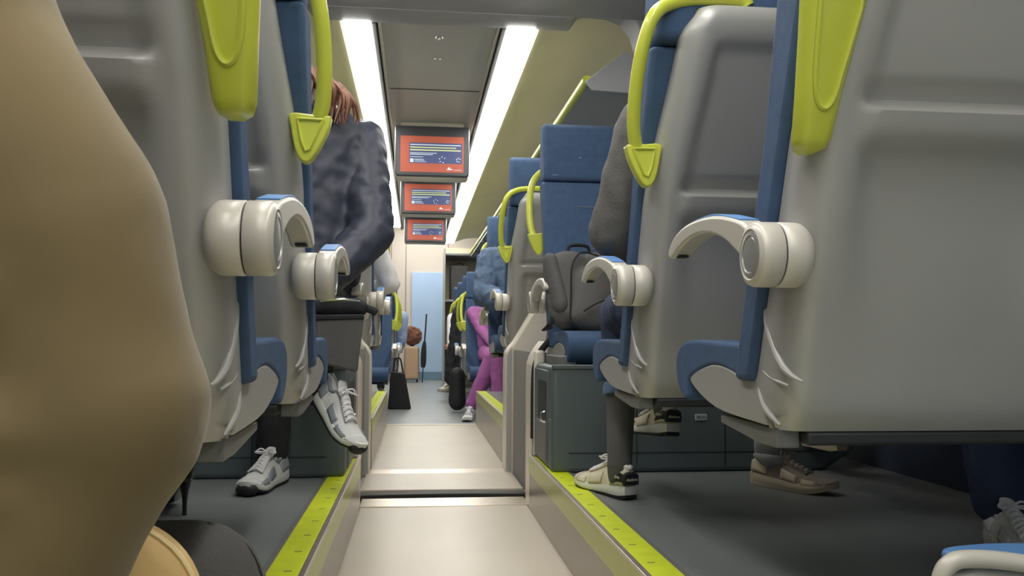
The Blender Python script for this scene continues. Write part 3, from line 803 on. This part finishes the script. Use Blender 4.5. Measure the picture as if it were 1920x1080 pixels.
# person in the navy jacket, facing the camera on the left, legs crossed
pn = person('person in a navy jacket on the left facing the camera, legs crossed',
    (-.42,3.16,.79), (-.41,3.20,1.47), (-.50,3.14,1.62), (0.15,-1),
    [((-.66,3.10,1.08),(-.56,2.86,.93),(.5,-.6,-.2),(0,0,-1)), ((-.165,3.08,1.05),(-.30,2.90,.88),(-.8,-.5,-.1),(0,0,-1))],
    [((-.46,2.84,.76),(-.455,2.84,.30)), ((-.33,2.74,.84),(-.305,2.74,.53))],
    NAVY, BLACKF, HAIRB, broad=.215, rt=(.185,.16), armr=.085, legr=.085, socks=BLACKF, hairlen=.14, wr=.014,
    shoes=[((-.425,2.86),(-.485,2.61),PZ,RUN,'run',0,0), ((-.315,2.76),(-.155,2.56),.495,RUN,'run',-.62,-.15)])
hb = bmesh.new(); off = Vector(pn.location)
for a in range(26):
    q = a/25; x = -.385+.155*q; rr = random.uniform
    p0 = Vector((x-.05+rr(-.01,.01), 3.07+rr(-.03,.03), 1.665-.09*q)); p1 = Vector((x+.005, 3.04+rr(-.03,.03), 1.60-.09*q)); p2 = Vector((x+rr(-.02,.03), 3.03+rr(-.03,.02), 1.47-.04*q+rr(-.02,.02)))
    tube([p0-off, p1-off, p2-off], [.010,.009,.002], 6, hb, smooth=4)
obj('loose_hair', hb, HAIRB, pn)
# grey tote and black waist bag on that lap
t = thing('shoulder_bag', 'charcoal grey flat bag hanging over the knee of the person in navy', 'bag', (-.235, 2.66, .585))
obj('bag_body', prism([(-.075,.02),(.055,-.012),(.072,.155),(-.07,.15)], 'y', -.02, .035), CHARC, t, .008)
obj('bag_flap', prism([(-.076,.145),(.073,.15),(.072,.165),(-.072,.162)], 'y', -.024, .038), BLACKF, t, .004)
t = thing('waist_bag', 'black waist bag with zip above the charcoal bag of the person in navy', 'bag', (-.225, 2.70, .745))
bm = bmesh.new(); capsule(bm, (-.09,0,.03), (.045,0,.028), .036, .030); soft('pouch', bm, BLACKF, t, .008, 4, .006, .03)
obj('zip', tube([(-.07,-.036,.045),(0,-.036,.052),(.05,-.030,.045)], .003, 6, smooth=3), CHROME, t)
obj('strap', tube([(.05,0,.03),(.085,-.005,.02),(.10,-.01,.012)], .012, 8, flat=.4, smooth=3), BLACKF, t)

# person with jeans on the second right seat
person('person in a grey fleece and dark jeans on the second right seat',
    (.74,2.17,.80), (.755,2.06,1.27), (.755,2.06,1.46), (0,1),
    [((.95,2.16,.97),(.85,2.42,.92),(0,1,0),(0,0,-1)), ((.505,2.12,.955),(.60,2.36,.90),(.3,1,0),(0,0,-1))],
    [((.80,2.56,.79),(.750,2.535,.50)), ((.635,2.60,.755),(.602,2.50,.31))],
    GREYF, JEANS, HAIRD, rt=(.15,.13), armr=.075, socks=CHARC, cuffs=(.50,.50),
    shoes=[((.752,2.46),(.70,2.74),.392,COURT,'court',-.06,.05), ((.622,2.448),(.530,2.70),PZ,COURT,'court',0,0)])
# window side passengers on the right
person('person with light grey trousers by the right window, taupe shoe turned sideways',
    (1.24,2.17,.80), (1.24,2.07,1.27), (1.24,2.06,1.46), (0,1),
    [((1.45,2.2,.98),(1.36,2.45,.90),(0,1,0),(0,0,-1)), ((1.02,2.2,.98),(1.12,2.45,.90),(0,1,0),(0,0,-1))],
    [((1.34,2.62,.76),(1.44,2.82,.40)), ((1.18,2.64,.76),(1.125,2.645,.34))],
    GREYF, LTGREY, HAIRD, socks=LTGREY,
    shoes=[((1.44,2.78),(1.40,3.04),.30,TRAIL,'run',0,0), ((1.095,2.70),(1.245,2.49),PZ,TRAIL,'run',0,0)])
person('person in navy trousers and white shoes by the window behind the nearest right seat',
    (1.27,1.46,.80), (1.27,1.36,1.27), (1.27,1.36,1.46), (0,1),
    [((1.48,1.5,.98),(1.38,1.75,.90),(0,1,0),(0,0,-1)), ((1.05,1.5,.98),(1.15,1.75,.90),(0,1,0),(0,0,-1))],
    [((1.44,1.86,.76),(1.48,1.88,.32)), ((1.30,1.86,.75),(1.335,1.84,.32))],
    NAVY, JEANS, HAIRD, socks=BLACKF, legr=.10,
    shoes=[((1.48,1.80),(1.50,2.06),PZ,PLAINW,'run',0,0), ((1.33,1.86),(1.27,1.62),PZ,PLAINW,'run',0,0)])
ts = [o for o in bpy.data.objects if o.get('label', '').startswith('person with light grey trousers')][0]
obj('ankle_strap', tube([(1.135-1.24+.050*math.cos(a), 2.645-2.17+.056*math.sin(a), .098+.006*math.sin(a)) for a in [k/24*2*PI for k in range(25)]], .014, 8, flat=.35, ref=(1,0,0)), LTGREY, ts)
# passenger in heels on the left
ph = person('person in black trousers on the left window seat, wearing shiny black high heels',
    (-.95,1.36,.80), (-.95,1.27,1.25), (-.95,1.27,1.44), (0,1),
    [((-.75,1.42,.98),(-.82,1.68,.90),(0,1,0),(0,0,-1)), ((-1.15,1.42,.98),(-1.05,1.68,.90),(0,1,0),(0,0,-1))],
    [((-.82,1.86,.77),(-.64,2.31,.40)), ((-1.02,1.86,.77),(-1.0,2.10,.36))],
    BLACKF, BLACKF, HAIRD, legr=.07)
def pump(parent, x, y, yaw):
    z = PZ-parent.location.z; x -= parent.location.x; y -= parent.location.y
    e = bmesh.new(); rings = []
    for t, w, za, zb in ((0,.012,.085,.135),(.08,.026,.078,.15),(.2,.030,.066,.145),(.4,.026,.045,.085),(.6,.034,.012,.052),(.8,.034,.002,.040),(.93,.020,.001,.028),(1,.006,.004,.014)):
        yy = t*.24; rings.append([(w*math.cos(a), yy, za+(zb-za)*(.5+.5*math.sin(a))) for a in [2*PI*k/14 for k in range(14)]])
    loft(rings, e); o = obj('high_heel', e, BLACKP, parent, ang=60); o.location = (x, y, z); o.rotation_euler = (0,0,yaw)
    obj('stiletto', tube([(0,.022,.095),(0,.016,.06),(0,.014,.03),(0,.014,0)], [.020,.010,.006,.006], 10, smooth=4), BLACKP, o)
    obj('boot_shaft', tube([(0,.045,.12),(0,.05,.19),(0,.04,.26)], [.034,.040,.045], 14, smooth=3), BLACKP, o)
pump(ph, -.590, 2.33, .55); pump(ph, -1.0, 2.08, 0)

# person in the khaki coat, very close on the left
kp = person('person in a khaki coat very close on the left, elbow out into the aisle',
    (-.52,.52,.78), (-.54,.46,1.22), (-.54,.46,1.42), (0,1),
    [((-.28,.60,.66),(-.40,.86,.72),(-.2,1,0),(0,0,-1)), ((-.72,.55,.80),(-.62,.85,.80),(0,1,0),(0,0,-1))],
    [((-.40,1.00,.74),(-.42,1.02,.30)), ((-.62,1.00,.74),(-.62,1.02,.30))],
    KHAKI, BLACKF, HAIRD, rt=(.11,.11), armr=.045, broad=.10, wr=.004, shoes=[((-.42,.96),(-.42,1.22),PZ,PLAINW,'run',0,0),((-.62,.96),(-.62,1.22),PZ,PLAINW,'run',0,0)])
off = Vector(kp.location)
cb = bmesh.new()
def kc(a, b, ra, rb, **k): capsule(cb, Vector(a)-off, Vector(b)-off, ra, rb, 20, **k)
kc((-.52,.46,1.12),(-.52,.52,.74),.16,.16, sx=1.15)
kc((-.43,.54,1.12),(-.328,.59,.86),.118,.094); kc((-.328,.59,.86),(-.250,.595,.745),.094,.082); kc((-.250,.595,.745),(-.209,.60,.625),.082,.070)
kc((-.213,.60,.632),(-.40,.84,.70),.075,.055)
kc((-.213,.60,.622),(-.305,.60,.47),.066,.085); kc((-.315,.60,.47),(-.40,.60,.36),.088,.10)
kc((-.42,.56,.80),(-.44,.58,.40),.13,.13)
kc((-.70,.48,1.14),(-.72,.55,.80),.085,.07); kc((-.72,.55,.80),(-.63,.82,.80),.07,.05)
for a, b, ra, rb in (((-.375,.520,1.0),(-.262,.520,.70),.030,.016),((-.42,.50,.98),(-.335,.500,.74),.032,.018),((-.235,.535,.62),(-.36,.485,.66),.016,.026),
                    ((-.245,.53,.585),(-.40,.47,.585),.014,.028),((-.265,.52,.54),(-.42,.47,.50),.014,.026),((-.47,.38,.95),(-.43,.41,.62),.03,.022)):
    kc(a, b, ra, rb)
soft('coat', cb, KHAKI, kp, .009, 7, .012, .11)

# objects low on the left in front
t = thing('charcoal_bag', 'rounded charcoal bag standing on the left platform below the khaki coat', 'bag', (-.395, 1.45, PZ))
bm = bmesh.new(); capsule(bm, (-.06,0,.055), (.04,0,.055), .115, .115, 20, sx=1, sz=1); capsule(bm, (-.06,0,.02),(.05,0,.02),.12,.12); 
soft('bag_body', bm, CHARC, t, .01, 10)
obj('piping', tube([(.155,-.02,.0),(.148,-.01,.07),(.118,0,.125),(.06,0,.160)], .008, 8, smooth=5), BLACKF, t)
t = thing('tan_bag', 'smooth tan round bag beside the charcoal one, at the lower left', 'bag', (-.392, 1.16, PZ+.012))
bm = lathe([(.02,-.03),(.10,-.03),(.12,-.02),(.125,0),(.12,.02),(.10,.03),(.02,.03)], 'y', (0,0,.10), 48); obj('bag_body', bm, TAN, t, .003)
obj('rim', tube([(.123*math.cos(a), -.018, .10+.123*math.sin(a)) for a in [k/40*2*PI for k in range(41)]], .004, 6), mat('pale_piping', (240,214,160), .6), t)
def front_arm(x, y, z, s, label):
    t = thing('folding_armrest', label, 'armrest', (x, y, PZ), 'low armrests in the foreground')
    h = z-PZ
    pts = [(0,0,h-.055),(s*.002,-.002,h-.03),(s*.012,-.004,h-.012),(s*.035,-.008,h-.004),(s*.10,-.020,h-.008),(s*.22,-.05,h-.03)]
    obj('armrest_rim', tube(pts, [.008,.010,.011,.011,.011,.011], 12, smooth=5), HUB, t)
    P = [(.02,.0),(.045,-.005),(.10,-.016),(.22,-.046),(.23,.02),(.12,.045),(.045,.035),(.018,.018)]
    obj('armrest_pad', prism([(s*a,b) for a,b in sp2(P+[P[0]],3)[:-1]], 'z', h-.014, h+.002), PADB, t, .006)
    obj('armrest_body', prism([(s*.01,-.03),(s*.05,-.018+.0),(s*.22,-.03),(s*.22,-h*.5),(s*.06,-h*.5)], 'y', -.004, .035), HUB, t, .008).location = (0,0,h)
    obj('support', bx(*sorted((s*.09, s*.15)), 0, .03, 0, h-.05), HUB, t, .006)
front_arm(.638, 1.00, .418, 1, 'low armrest with blue pad and cream rim at the lower right corner')
front_arm(-.285, .95, .430, -1, 'low armrest with blue pad tucked under the khaki coat at lower left')

# backpack on the seat facing the camera
t = thing('backpack', 'charcoal backpack leaning on the blue seat that faces the camera', 'backpack', (.635, 3.16, .70), rotz=.25)
bm = bmesh.new()
capsule(bm, (-.02,.02,.09), (-.06,.06,.25), .085, .065, 18, sx=1.5, sz=.9); capsule(bm, (.10,.02,.09), (.06,.06,.25), .085, .065, 18, sx=1, sz=.9); capsule(bm, (.02,-.04,.07),(.02,-.01,.20),.075,.05,18,sx=1.6,sz=.8)
soft('bag_body', bm, CHARC, t, .009, 5, .006, .05)
bm = bmesh.new(); capsule(bm, (-.11,.0,.10), (-.13,.05,.27), .040, .034, 14, sx=.8, sz=1.2); soft('side_pocket', bm, CHARC, t, .008, 4)
obj('zip', tube([(-.095,-.06,.05),(-.085,-.045,.15),(-.07,-.02,.25),(-.02,0,.305),(.06,.0,.29)], .0035, 6, smooth=5), BLACKF, t)
obj('zip', tube([(-.06,-.10,.08),(0,-.118,.115),(.06,-.118,.125),(.12,-.09,.12)], .0035, 6, smooth=5), BLACKF, t)
obj('logo_bar', bx(.012,.062,-.120,-.108,.165,.172), CHROME, t, .001).rotation_euler = (0,-.12,0)
obj('carry_handle', tube([(-.05,.06,.31),(-.04,.06,.335),(.03,.06,.335),(.04,.06,.30)], .007, 8, smooth=4), BLACKF, t)
obj('shoulder_strap', tube([(-.13,.02,.06),(-.16,-.02,.03),(-.155,.04,.012),(-.12,.06,.02)], .012, 8, flat=.4, smooth=4), BLACKF, t)

# far passengers
person('person with white sleeves and dark wristband beyond the gangway on the left',
    (-.46,4.93,.86), (-.44,4.90,1.28), (-.44,4.90,1.45), (0,1),
    [((-.155,4.95,.99),(-.33,5.14,.93),(-.4,.8,0),(0,0,-1)), ((-.68,5.0,1.02),(-.6,5.2,.95),(0,1,0),(0,0,-1))],
    [((-.38,5.36,.84),(-.38,5.42,.40)), ((-.56,5.36,.84),(-.56,5.42,.40))],
    WHITEF, BLACKF, HAIRD, armr=.062, z0=PZ2, shoes=[((-.38,5.36),(-.38,5.62),PZ2,PLAINW,'run',0,0),((-.56,5.36),(-.56,5.62),PZ2,PLAINW,'run',0,0)])
person('person in a faded denim jacket on the right seat beyond the gangway',
    (.76,6.00,.84), (.70,6.10,1.30), (.74,6.08,1.48), (0,-1),
    [((.47,5.96,.98),(.60,5.80,.93),(.8,-.5,0),(0,0,-1)), ((.95,5.96,1.0),(.86,5.80,.92),(-.3,-1,0),(0,0,-1))],
    [((.66,5.62,.86),(.68,5.60,.40)), ((.84,5.62,.86),(.84,5.60,.40))],
    DENIM, JEANS, HAIRB, armr=.088, rt=(.17,.15), z0=PZ2, wr=.03)
person('person in purple top and trousers sitting lower on the right, facing the camera',
    (.76,7.95,.53), (.72,8.12,.98), (.72,8.12,1.16), (0,-1),
    [((.60,7.95,.76),(.70,7.68,.60),(.5,-.6,0),(0,0,-1)), ((.92,7.90,.74),(.80,7.68,.62),(-.2,-.8,0),(0,0,-1))],
    [((.68,7.58,.50),(.50,7.62,.10)), ((.72,7.44,.55),(.71,7.40,.06))],
    PURPLE, PURPLE, HAIRD, legr=.095, rt=(.14,.14), z0=-.04, cuffs=None, socks=LTBLUE,
    shoes=[((.50,7.62),(.44,7.38),-.04,PLAINW,'run',0,0),((.70,7.44),(.70,7.20),-.04,PLAINW,'run',0,0)])
person('person in a pale blue shirt with dark trousers far down on the left side',
    (-.43,10.4,.53), (-.36,10.35,.98), (-.38,10.35,1.15), (0,1),
    [((-.18,10.40,.66),(-.22,10.6,.52),(-.2,.9,0),(0,0,-1)), ((-.52,10.4,.68),(-.5,10.62,.60),(0,1,0),(0,0,-1))],
    [((-.28,10.84,.53),(-.28,10.9,.06)), ((-.44,10.84,.53),(-.44,10.9,.06))],
    LTBLUE, CHARC, HAIRG, armr=.07, z0=-.04, shoes=[((-.28,10.85),(-.28,11.1),-.04,PLAINC,'run',0,0),((-.44,10.85),(-.44,11.1),-.04,PLAINC,'run',0,0)])
person('person in pale jeans and beige shoes far down on the right, feet in the aisle',
    (.62,10.45,.53), (.60,10.5,.98), (.60,10.5,1.15), (-.5,-1),
    [((.42,10.35,.68),(.40,10.15,.60),(-.2,-1,0),(0,0,-1)), ((.80,10.35,.70),(.66,10.2,.60),(-.2,-1,0),(0,0,-1))],
    [((.42,10.02,.52),(.40,9.95,.16)), ((.52,10.0,.50),(.50,9.6,.06))],
    WHITEF, DENIM, HAIRD, skin=SKIND, z0=-.04, legr=.08, shoes=[((.42,9.98),(.28,9.78),.04,PLAINC,'run',.1,0),((.50,9.65),(.47,9.40),-.04,PLAINC,'run',0,0)])

# luggage and small things in the far section
t = thing('tote_bag', 'black tote bag standing on the far floor left of the aisle', 'bag', (-.16, 8.68, -.04))
obj('bag_body', prism([(-.12,0),(.115,0),(.045,.36),(-.09,.38)], 'y', 0, .14), BLACKF, t, .015)
obj('strap', tube([(-.07,.07,.37),(-.05,.07,.50),(.0,.07,.50),(.03,.07,.35)], .008, 8, smooth=4), BLACKF, t)
t = thing('suitcase', 'tan upright suitcase by the far door', 'suitcase', (-.075, 13.95, -.04))
obj('suitcase_shell', bx(-.115,.115,-.10,.12,.05,.58), SUIT, t, .035, 5)
bm = bmesh.new()
for x in (-.09,.09): 
    for y in (-.07,.09): lathe([(.005,-.015),(.028,-.013),(.028,.013),(.005,.015)], 'x', (x,y,.028), 14, bm)
obj('wheel', bm, RUBBER, t); obj('zip', tube([(-.117,-.0,.1),(-.117,0,.54),(0,0,.583),(.117,0,.54),(.117,0,.1)], .005, 6), BRACK, t)
t = thing('plush_bag', 'brown fluffy bag resting on top of the tan suitcase', 'bag', (-.06, 13.95, .54))
bm = bmesh.new(); ball(bm, (0,0,.16), .15, .12, .15); ball(bm, (-.03,-.02,.24), .10, .09, .09); ball(bm, (.07,-.02,.20), .07, .08, .08); soft('bag_body', bm, BROWNF, t, .014, 3, .05, .05)
t = thing('umbrella', 'closed black umbrella standing upright against the suitcase', 'umbrella', (.11, 13.85, .20))
obj('canopy', tube([(0,0,0),(.005,0,.10),(.01,0,.30),(.02,0,.42)], [.03,.045,.04,.02], 12, smooth=3), BLACKF, t); obj('shaft', tube([(.02,0,.40),(.045,0,.86)], .012, 8), BLACKF, t)
obj('ferrule', tube([(0,0,.01),(-.01,0,-.24)], .008, 8), BLACKF, t)
t = thing('hanging_coat', 'long black coat hanging beside the far right seats', 'coat', (.42, 9.40, .12))
bm = bmesh.new(); capsule(bm, (-.01,0,.12), (.03,0,.85), .095, .06, 16, sx=1.1); capsule(bm, (.08,-.06,.22), (.10,-.04,.85), .07, .05); soft('coat_cloth', bm, BLACKF, t, .014, 5, .03, .06)
obj('coat_hook', tube([(.06,0,.93),(.06,0,.96),(.11,0,.955)], .006, 6), CHROME, t)
t = thing('duffel_bag', 'black wheeled bag on the floor under the lower right seat', 'bag', (.40, 8.35, -.04))
bm = bmesh.new(); capsule(bm, (0,0,.10), (0,0,.36), .085, .075, 16); soft('bag_body', bm, BLACKF, t, .012, 4, .01, .04)
# luggage bay by the far door: glazed screen, shelves, bags
t = thing('luggage_bay', 'tall luggage bay with shelves right of the far door', 'luggage bay', (.39, 12.2, -.04))
obj('upright', bx(-.02,.01,-.02,.02,0,2.0), SHELL, t, .006)
obj('back_panel', bx(.0,1.18,.9,.93,0,2.1), BEIGE, t)
for z in (.55,1.235,1.90): obj('shelf', bx(0,1.15,0,.9,z,z+.03), WALLG, t, .005)
obj('glass_screen', bx(-.004,.004,.02,.88,.06,2.0), mat('tinted_screen', (150,150,140), .1, 0), t)
for x, z, w, h, m, lb in ((.61,1.225,.27,.50,CHARC,'dark case at the aisle end of the upper shelf of the luggage bay'),(.95,1.225,.30,.42,BLACKF,'black case beside the dark one on the upper luggage bay shelf'),(.66,.54,.34,.50,BLACKF,'black case on the lower shelf of the luggage bay')):
    s_ = thing('luggage_case', lb, 'suitcase', (x, 12.3, z))
    obj('case_body', bx(-w/2, w/2, 0, .3, .0, h), m, s_, .035, 4); obj('case_handle', tube([(-.05,.1,h-.005),(-.04,.1,h+.03),(.04,.1,h+.03),(.05,.1,h-.005)], .008, 8, smooth=3), RUBBER, s_)
